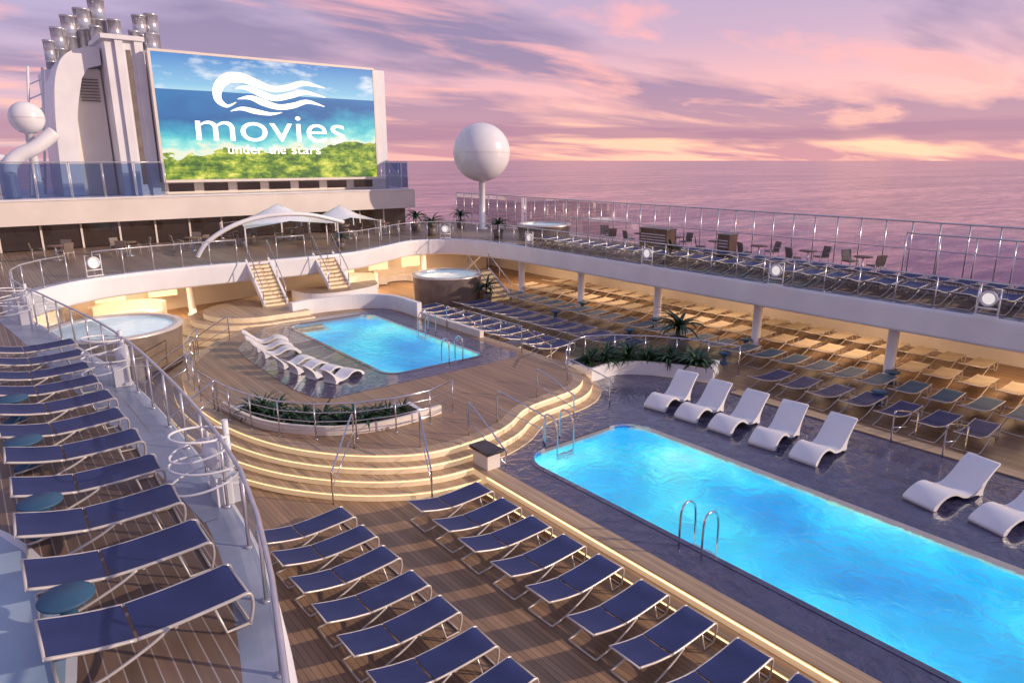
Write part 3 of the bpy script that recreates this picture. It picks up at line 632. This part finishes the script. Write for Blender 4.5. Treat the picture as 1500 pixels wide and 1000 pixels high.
# screen
def screenm():
    m=D.materials.new('led_screen_image'); m.use_nodes=True; nt=m.node_tree; b=nt.nodes['Principled BSDF']; b.inputs['Base Color'].default_value=(.02,.02,.02,1)
    tc=nd(nt,'ShaderNodeTexCoord'); sp=nd(nt,'ShaderNodeSeparateXYZ'); lk(nt,tc,'Object',sp,0)
    z=mth(nt,'DIVIDE',sp.outputs['Z'],7.3); x=mth(nt,'DIVIDE',sp.outputs['X'],14.3)
    mpc=nd(nt,'ShaderNodeMapping'); mpc.inputs['Scale'].default_value=(.55,1,1.1); mpc.inputs['Location'].default_value=(2.3,0,0); lk(nt,tc,'Object',mpc,0)
    n=nd(nt,'ShaderNodeTexNoise'); n.inputs['Scale'].default_value=.6; n.inputs['Detail'].default_value=11; n.inputs['Roughness'].default_value=.6; lk(nt,mpc,0,n,'Vector')
    nz=mth(nt,'MULTIPLY',mth(nt,'SUBTRACT',n.outputs[0],.5),.36)
    zz=mth(nt,'ADD',mth(nt,'SUBTRACT',z,mth(nt,'MULTIPLY',mth(nt,'SUBTRACT',x,.45),.16)),nz)
    water=ramp(nt,[(.0,(.75,.85,.62)),(.28,(.85,.88,.70)),(.31,(.35,.84,.76)),(.38,(.08,.56,.64)),(.47,(.03,.32,.54)),(.58,(.01,.13,.38)),(.72,(.015,.18,.46))]); nt.links.new(mth(nt,'ADD',zz,mth(nt,'MULTIPLY',nz,.4)),water.inputs[0])
    skyr=ramp(nt,[(.72,(.45,.72,.85)),(.78,(.25,.55,.80)),(1.0,(.06,.26,.62))]); nt.links.new(z,skyr.inputs[0])
    up=mth(nt,'GREATER_THAN',z,.735)
    m0=nd(nt,'ShaderNodeMix',data_type='RGBA'); nt.links.new(up,m0.inputs[0]); nt.links.new(water.outputs[0],m0.inputs[6]); nt.links.new(skyr.outputs[0],m0.inputs[7])
    mpf=nd(nt,'ShaderNodeMapping'); mpf.inputs['Scale'].default_value=(1,1,2.0); lk(nt,tc,'Object',mpf,0)
    n2=nd(nt,'ShaderNodeTexNoise'); n2.inputs['Scale'].default_value=.8; n2.inputs['Detail'].default_value=12; n2.inputs['Roughness'].default_value=.72; lk(nt,mpf,0,n2,'Vector')
    lowm=mth(nt,'LESS_THAN',zz,.262)
    fol=ramp(nt,[(.34,(.01,.05,.008)),(.45,(.07,.18,.02)),(.53,(.30,.42,.03)),(.64,(.92,.86,.16))]); lk(nt,n2,'Fac',fol,0)
    mx=nd(nt,'ShaderNodeMix',data_type='RGBA'); nt.links.new(lowm,mx.inputs[0]); nt.links.new(m0.outputs[2],mx.inputs[6]); nt.links.new(fol.outputs[0],mx.inputs[7])
    mp=nd(nt,'ShaderNodeMapping'); mp.inputs['Scale'].default_value=(.3,1,.9); lk(nt,tc,'Object',mp,0)
    n3=nd(nt,'ShaderNodeTexNoise'); n3.inputs['Scale'].default_value=1.0; n3.inputs['Detail'].default_value=9; n3.inputs['Roughness'].default_value=.6; lk(nt,mp,0,n3,'Vector')
    cm=mth(nt,'MULTIPLY',mth(nt,'MINIMUM',mth(nt,'MULTIPLY',mth(nt,'MAXIMUM',mth(nt,'SUBTRACT',n3.outputs[0],.50),0),6),.9),up)
    mx2=nd(nt,'ShaderNodeMix',data_type='RGBA'); nt.links.new(cm,mx2.inputs[0]); nt.links.new(mx.outputs[2],mx2.inputs[6]); mx2.inputs[7].default_value=(.80,.86,.95,1)
    nt.links.new(mx2.outputs[2],b.inputs['Emission Color']); b.inputs['Emission Strength'].default_value=1.0
    return m
M['screen']=screenm()
sx0,sx1,sz0,sz1=10.2,24.6,6.75,14.25; SY=46.5
sc=thing('movie_screen','giant outdoor screen showing a coastline and white lettering','screen',(sx0,SY,sz0))
W=sx1-sx0;Hh=sz1-sz0
b=MB(); b.add([(0.06,0,.1),(W-.06,0,.1),(W-.06,0,Hh-.1),(.06,0,Hh-.1)],[(0,1,2,3)]); obj('display',b.mesh('display','screen'),sc)
b=MB(); b.box(-.05,W+.05,.02,.9,0,Hh); b.box(-.07,W+.07,-.04,.3,Hh-.09,Hh+.06); b.box(-.07,W+.07,-.04,.3,-.06,.09); b.box(-.1,.05,-.04,.3,.09,Hh-.09); b.box(W-.05,W+.1,-.04,.3,.09,Hh-.09); obj('frame',b.mesh('frame','cream'),sc)
b=MB(); b.box(W+.105,W+.95,.1,.9,.9,Hh-.05); obj('side_panel',b.mesh('side_panel','white'),sc)
M['wtext']=emi('white_lettering',(1,1,1),1.0)
def text(s,x0,x1,z0,xh,bold):
    cu=D.curves.new('t','FONT'); cu.body=s; cu.size=1; cu.extrude=.004; cu.offset=bold
    t=D.objects.new('t',cu); col.objects.link(t); C.view_layer.update()
    me=D.meshes.new_from_object(t.evaluated_get(C.evaluated_depsgraph_get())); D.objects.remove(t)
    X=[v.co.x for v in me.vertices]; a,c=min(X),max(X)
    kx=(x1-x0)/(c-a); kz=xh/.52
    for v in me.vertices: x,y,z=v.co; v.co=((x-a)*kx+x0-sx0,-.012-z*.5,y*kz+z0-sz0)
    me.materials.clear(); me.materials.append(M['wtext']); me.name='lettering'
    obj('lettering',me,sc)
text('movies',12.3,22.2,9.2,1.34,-.004)
text('under',14.1,16.3,8.42,.42,.002); text('the',16.7,17.85,8.42,.42,.002); text('stars',18.25,20.3,8.42,.42,.002)
def swoosh(pts):
    P=cr(pts,False,8); b=MB(); vs=[]
    for i,(x,z,w) in enumerate(P):
        w=max(w*.95,.004)
        a=P[max(0,i-1)];c=P[min(len(P)-1,i+1)]; dx,dz=c[0]-a[0],c[1]-a[1]; L=math.hypot(dx,dz) or 1
        vs+=[(x-dz/L*w-sx0,-.02,z+dx/L*w-sz0),(x+dz/L*w-sx0,-.02,z-dx/L*w-sz0)]
    b.add(vs,[(2*i,2*i+1,2*i+3,2*i+2) for i in range(len(P)-1)]); obj('emblem_wave',b.mesh('emblem_wave','wtext'),sc)
swoosh([(14.9,11.55,.02),(14.3,11.3,.10),(13.8,11.7,.24),(13.9,12.4,.30),(14.5,12.95,.32),(15.4,13.02,.30),(16.3,12.75,.25),(17.3,12.48,.19),(18.3,12.62,.19),(19.4,12.95,.16),(20.9,12.75,.02)])
swoosh([(14.9,12.35,.02),(15.6,12.45,.14),(16.5,12.15,.22),(17.4,11.92,.19),(18.5,12.15,.19),(19.5,12.38,.14),(20.9,12.15,.02)])
swoosh([(15.0,11.75,.02),(15.8,11.87,.14),(16.6,11.62,.22),(17.6,11.38,.18),(18.6,11.52,.18),(19.6,11.8,.13),(20.8,11.55,.02)])
swoosh([(14.5,11.0,.02),(15.2,11.18,.11),(16.0,11.05,.16),(17.0,10.93,.1),(17.8,11.05,.02)])
# tower and funnel
tw=thing('screen_tower','cream and white tower beside the screen with vertical recesses','tower',(0,0,0))
b=MB(); b.box(8.1,10.05,47.3,51,5.96,14.7); b.box(8.6,9.0,47.1,47.3,5.96,14.9); b.box(9.6,10.05,47.1,47.3,5.96,14.9); b.box(7.9,10.15,47.0,51.2,14.7,14.95); obj('wall',b.mesh('wall','white'),tw)
b=MB(); b.box(9.15,9.4,47.27,47.295,6.6,14.2); obj('recess',b.mesh('recess','taupe'),tw)
b=MB(); b.box(10.3,24.4,47.6,49.5,6.7,13.6); obj('screen_support',b.mesh('screen_support','white'),tw)
fn=thing('funnel_housing','white curved funnel housing with louvred intake','funnel housing',(0,0,0))
P=cr([(5.1,5.96),(5.15,8),(5.3,10.5),(5.6,12.6),(6.2,13.8),(7.2,14.3),(8.0,14.4)],False,5)+[(8.0,13.4),(7.3,13.2)]+cr([(6.9,12.6),(6.4,10.5),(6.2,8),(6.2,5.96)],False,5)
b=MB(); b.prism(P,48.5,54); obj('shell',b.mesh('shell','white'),fn)
b=MB(); b.box(6.25,8.0,49.2,49.3,5.96,13.2); obj('back_panel',b.mesh('back_panel','cream'),fn)
for k in range(8):
    b=MB(); b.box(6.8,7.8,49.08,49.19,11.4+k*.17,11.4+k*.17+.05); obj('louvre',b.mesh('louvre','taupe'),fn)
b=MB(); b.box(5.6,10.4,52.9,57,5.96,13.4); obj('casing',b.mesh('casing','white'),fn)
for x in (3.6,4.3):
    b=MB(); b.tube([(x,50,5.96),(x+.9,50,13.2)],.07,8); obj('mast_leg',b.mesh('mast_leg','white'),fn)
for k in range(8):
    z=6.6+k*.8; x=3.6+(z-5.96)*.124; b=MB(); b.tube([(x,50,z),(x+.7,50,z+.35)],.04,6); obj('mast_rung',b.mesh('mast_rung','white'),fn)
ex=[(8.2,54,17.3,.48),(9.1,54.2,18.0,.48),(9.9,53.6,16.8,.38),(7.4,54,16.8,.44),(6.7,53.8,16.0,.40),(8.7,53,16.2,.34),(6.1,53.6,15.2,.30),(11.6,54.6,17.4,.42),(12.4,54.8,17.6,.42),(11.1,54,16.3,.36),(12.0,53.6,16.2,.38)]
for x,y,zt,r in ex:
    b=MB(); b.lathe([(r,-8),(r,-1.2),(r*1.03,-1.2),(r*1.03,-1.1),(r,-1.1),(r,0),(r*1.06,0),(r*1.06,.12),(r*.86,.12),(r*.86,-.8),(0,-.8)],24); obj('exhaust_pipe',b.mesh('exhaust_pipe','steel_soft'),fn,(x,y,zt-.12))
b=MB(); b.box(10.6,12.8,52.5,56,8,14.9); obj('rear_casing',b.mesh('rear_casing','white'),fn)
def radome(x,y,z,r,zb,label,pole=.22):
    e=thing('radome',label,'radome',(x,y,zb))
    b=MB(); pr=[(r*math.sin(math.pi*i/24),-r*math.cos(math.pi*i/24)) for i in range(25)]; b.lathe(pr,40,(0,0,z-zb)); obj('dome',b.mesh('dome','plastic'),e)
    b=MB(); b.lathe([(pole*1.8,0),(pole*1.8,.1),(pole,.15),(pole,z-zb-r*.92),(pole*2.2,z-zb-r*.86)],20); obj('pole',b.mesh('pole','white'),e)
    b=MB(); b.lathe([(r*1.003,-.02),(r*1.003,.02)],40,(0,0,z-zb)); obj('seam',b.mesh('seam','frame'),e)
radome(30.2,41.2,8.55,2.05,UP,'large white satellite radome on a pole by the windscreen')
radome(3.9,48.4,10.3,.88,5.96,'white satellite radome beside the funnel housing'); radome(1.6,50,9.7,.6,5.96,'small white satellite radome on the roof')
dk=thing('ventilation_duct','thick white curved ventilation duct by the funnel','duct',(0,0,0))
b=MB(); b.tube(cr([(2.6,47.4,5.96),(2.6,47.4,7.5),(3.1,47.4,8.2),(4.0,47.4,8.7),(5.0,47.6,9.5)],False,6),.38,16); obj('duct',b.mesh('duct','white'),dk)
b=MB(); b.tube(cr([(-1.0,48,8.4),(.9,48,8.3),(2.7,47.6,8.0)],False,6),.26,14); obj('branch_duct',b.mesh('branch_duct','white'),dk)
# canopy
cn=thing('tensile_canopy','white tensile canopy with peaks over the upper deck','canopy',(0,0,0))
def sail(cx,cy,w,d,ze,zp):
    b=MB(); n=14; vs=[]
    for i in range(n+1):
        for j in range(n+1):
            u=-1+2*i/n; v=-1+2*j/n; r=max(abs(u),abs(v)); k=(1-min(1,math.hypot(u,v)))**1.4
            pin=1-.2*(1-min(abs(u),abs(v)))*r
            vs.append((cx+u*w*pin,cy+v*d*pin,ze+(zp-ze)*k-.25*(abs(u*v))))
    b.add(vs,[(i*(n+1)+j,(i+1)*(n+1)+j,(i+1)*(n+1)+j+1,i*(n+1)+j+1) for i in range(n) for j in range(n)],True); obj('sail',b.mesh('sail','plastic'),cn)
    for sx in (-1,1):
        for sy in (-1,1):
            b=MB(); b.tube([(cx+sx*w,cy+sy*d,UP),(cx+sx*w,cy+sy*d,ze-.22)],.045,8); obj('pole',b.mesh('pole','white'),cn)
sail(14.8,40.6,2.7,2.2,4.65,5.55); sail(18.9,41.0,1.8,1.9,4.6,5.3)
b=MB(); b.tube(cr([(9.4,38.0,UP),(10.0,37.9,3.9),(11.4,37.7,4.7),(13.2,37.6,5.1),(15.4,37.6,5.05),(17.6,37.8,4.5)],False,8),.12,12); obj('arch_beam',b.mesh('arch_beam','white'),cn)
# ------------------------------------------------------------------ camera
cam=D.cameras.new('Camera'); co=D.objects.new('Camera',cam); col.objects.link(co)
co.location=(0,0,8.0); co.rotation_euler=(math.radians(90-14.84),0,math.radians(-38.7))
cam.lens=24; cam.sensor_width=36; cam.clip_end=150000; cam.clip_start=.1; C.scene.camera=co
# ------------------------------------------------------------------ light
S=Vector((.62,-.72,.36)).normalized()
l=D.lights.new('sun','SUN'); l.energy=3.3; l.angle=math.radians(.8); l.color=(1,.78,.60)
o=D.objects.new('sun',l); col.objects.link(o); o.rotation_euler=S.to_track_quat('Z','Y').to_euler(); o.location=(40,-20,30)
w=D.worlds.new('World'); C.scene.world=w; w.use_nodes=True; nt=w.node_tree; bg=nt.nodes['Background']
tc=nd(nt,'ShaderNodeTexCoord'); sp=nd(nt,'ShaderNodeSeparateXYZ'); lk(nt,tc,'Generated',sp,0)
X,Y,Z=sp.outputs[0],sp.outputs[1],sp.outputs[2]
zc=mth(nt,'MAXIMUM',Z,0)
gr=ramp(nt,[(0,(1.0,.48,.46)),(.03,(1.05,.54,.45)),(.08,(.92,.44,.47)),(.16,(.60,.39,.55)),(.34,(.42,.42,.63)),(1,(.26,.36,.62))]); nt.links.new(zc,gr.inputs[0])
gd=mth(nt,'ADD',mth(nt,'MULTIPLY',X,.93),mth(nt,'MULTIPLY',Y,.36))
gp=mth(nt,'POWER',mth(nt,'MAXIMUM',gd,0),6)
lowz=mth(nt,'POWER',mth(nt,'SUBTRACT',1,mth(nt,'MINIMUM',mth(nt,'MULTIPLY',zc,4.2),1)),2)
glow=mth(nt,'MULTIPLY',gp,lowz)
add=nd(nt,'ShaderNodeMix',data_type='RGBA'); add.blend_type='ADD'; nt.links.new(glow,add.inputs[0]); nt.links.new(gr.outputs[0],add.inputs[6]); add.inputs[7].default_value=(.50,.24,.02,1)
cool=mth(nt,'MINIMUM',mth(nt,'MAXIMUM',mth(nt,'MULTIPLY',mth(nt,'SUBTRACT',.85,gd),1.1),0),.85)
cm=nd(nt,'ShaderNodeMix',data_type='RGBA'); nt.links.new(cool,cm.inputs[0]); nt.links.new(add.outputs[2],cm.inputs[6]); cm.inputs[7].default_value=(.38,.38,.62,1)
dz=mth(nt,'ADD',zc,.10); cxx=mth(nt,'DIVIDE',X,dz); cyy=mth(nt,'DIVIDE',Y,dz)
cv=nd(nt,'ShaderNodeCombineXYZ'); nt.links.new(cxx,cv.inputs[0]); nt.links.new(cyy,cv.inputs[1])
def cloud(loc,scale,sc2,det,rg,dist):
    mp=nd(nt,'ShaderNodeMapping'); mp.inputs['Rotation'].default_value=(0,0,math.radians(38)); mp.inputs['Scale'].default_value=sc2; mp.inputs['Location'].default_value=loc; lk(nt,cv,0,mp,0)
    n=nd(nt,'ShaderNodeTexNoise'); n.inputs['Scale'].default_value=scale; n.inputs['Detail'].default_value=det; n.inputs['Roughness'].default_value=rg; n.inputs['Distortion'].default_value=dist; lk(nt,mp,0,n,'Vector'); return n
n1=cloud((3.1,1.7,0),.85,(.42,1.0,1),10,.52,.3)
n2=cloud((9.3,4.2,2),1.1,(.5,1.1,1),12,.56,.4)
r1=ramp(nt,[(.42,(0,0,0)),(.54,(1,1,1))]); lk(nt,n1,'Fac',r1,0)
m1=nd(nt,'ShaderNodeMix',data_type='RGBA'); nt.links.new(mth(nt,'MULTIPLY',r1.outputs[0],.9),m1.inputs[0]); nt.links.new(cm.outputs[2],m1.inputs[6])
dk2=ramp(nt,[(0,(.64,.28,.37)),(.05,(.47,.23,.36)),(.13,(.30,.20,.36)),(.4,(.20,.20,.36)),(1,(.13,.15,.28))]); nt.links.new(zc,dk2.inputs[0]); nt.links.new(dk2.outputs[0],m1.inputs[7])
r2=ramp(nt,[(.54,(0,0,0)),(.63,(1,1,1))]); lk(nt,n2,'Fac',r2,0)
m2=nd(nt,'ShaderNodeMix',data_type='RGBA'); nt.links.new(mth(nt,'MULTIPLY',r2.outputs[0],.82),m2.inputs[0]); nt.links.new(m1.outputs[2],m2.inputs[6])
pk=ramp(nt,[(0,(1.1,.56,.42)),(.10,(1.08,.48,.44)),(.25,(1.0,.45,.50)),(.5,(.66,.50,.64)),(1,(.4,.38,.52))]); nt.links.new(zc,pk.inputs[0]); nt.links.new(pk.outputs[0],m2.inputs[7])
cv3=nd(nt,'ShaderNodeCombineXYZ'); nt.links.new(mth(nt,'MULTIPLY',X,2.5),cv3.inputs[0]); nt.links.new(mth(nt,'MULTIPLY',Y,2.5),cv3.inputs[1]); nt.links.new(mth(nt,'MULTIPLY',Z,38),cv3.inputs[2])
n4=nd(nt,'ShaderNodeTexNoise'); n4.inputs['Scale'].default_value=1.6; n4.inputs['Detail'].default_value=9; lk(nt,cv3,0,n4,'Vector')
zb=mth(nt,'ADD',zc,mth(nt,'MULTIPLY',mth(nt,'SUBTRACT',n4.outputs[0],.5),.045))
bk=mth(nt,'MULTIPLY',mth(nt,'MAXIMUM',mth(nt,'SUBTRACT',1,mth(nt,'DIVIDE',mth(nt,'ABSOLUTE',mth(nt,'SUBTRACT',zb,.036)),.014)),0),1.5)
bk=mth(nt,'MINIMUM',bk,.85)
m3=nd(nt,'ShaderNodeMix',data_type='RGBA'); nt.links.new(bk,m3.inputs[0]); nt.links.new(m2.outputs[2],m3.inputs[6]); m3.inputs[7].default_value=(.44,.20,.33,1)
sky=nd(nt,'ShaderNodeTexSky'); sky.sky_type='NISHITA'; sky.sun_disc=False; sky.sun_elevation=math.asin(S.z); sky.sun_rotation=math.atan2(S.x,S.y)
ad=nd(nt,'ShaderNodeMix',data_type='RGBA'); ad.blend_type='ADD'; ad.inputs[0].default_value=.02; nt.links.new(m3.outputs[2],ad.inputs[6]); lk(nt,sky,0,ad,7)
nt.links.new(ad.outputs[2],bg.inputs[0]); bg.inputs[1].default_value=.98
sc_=C.scene; sc_.view_settings.view_transform='Standard'; sc_.view_settings.look='None'; sc_.view_settings.exposure=0
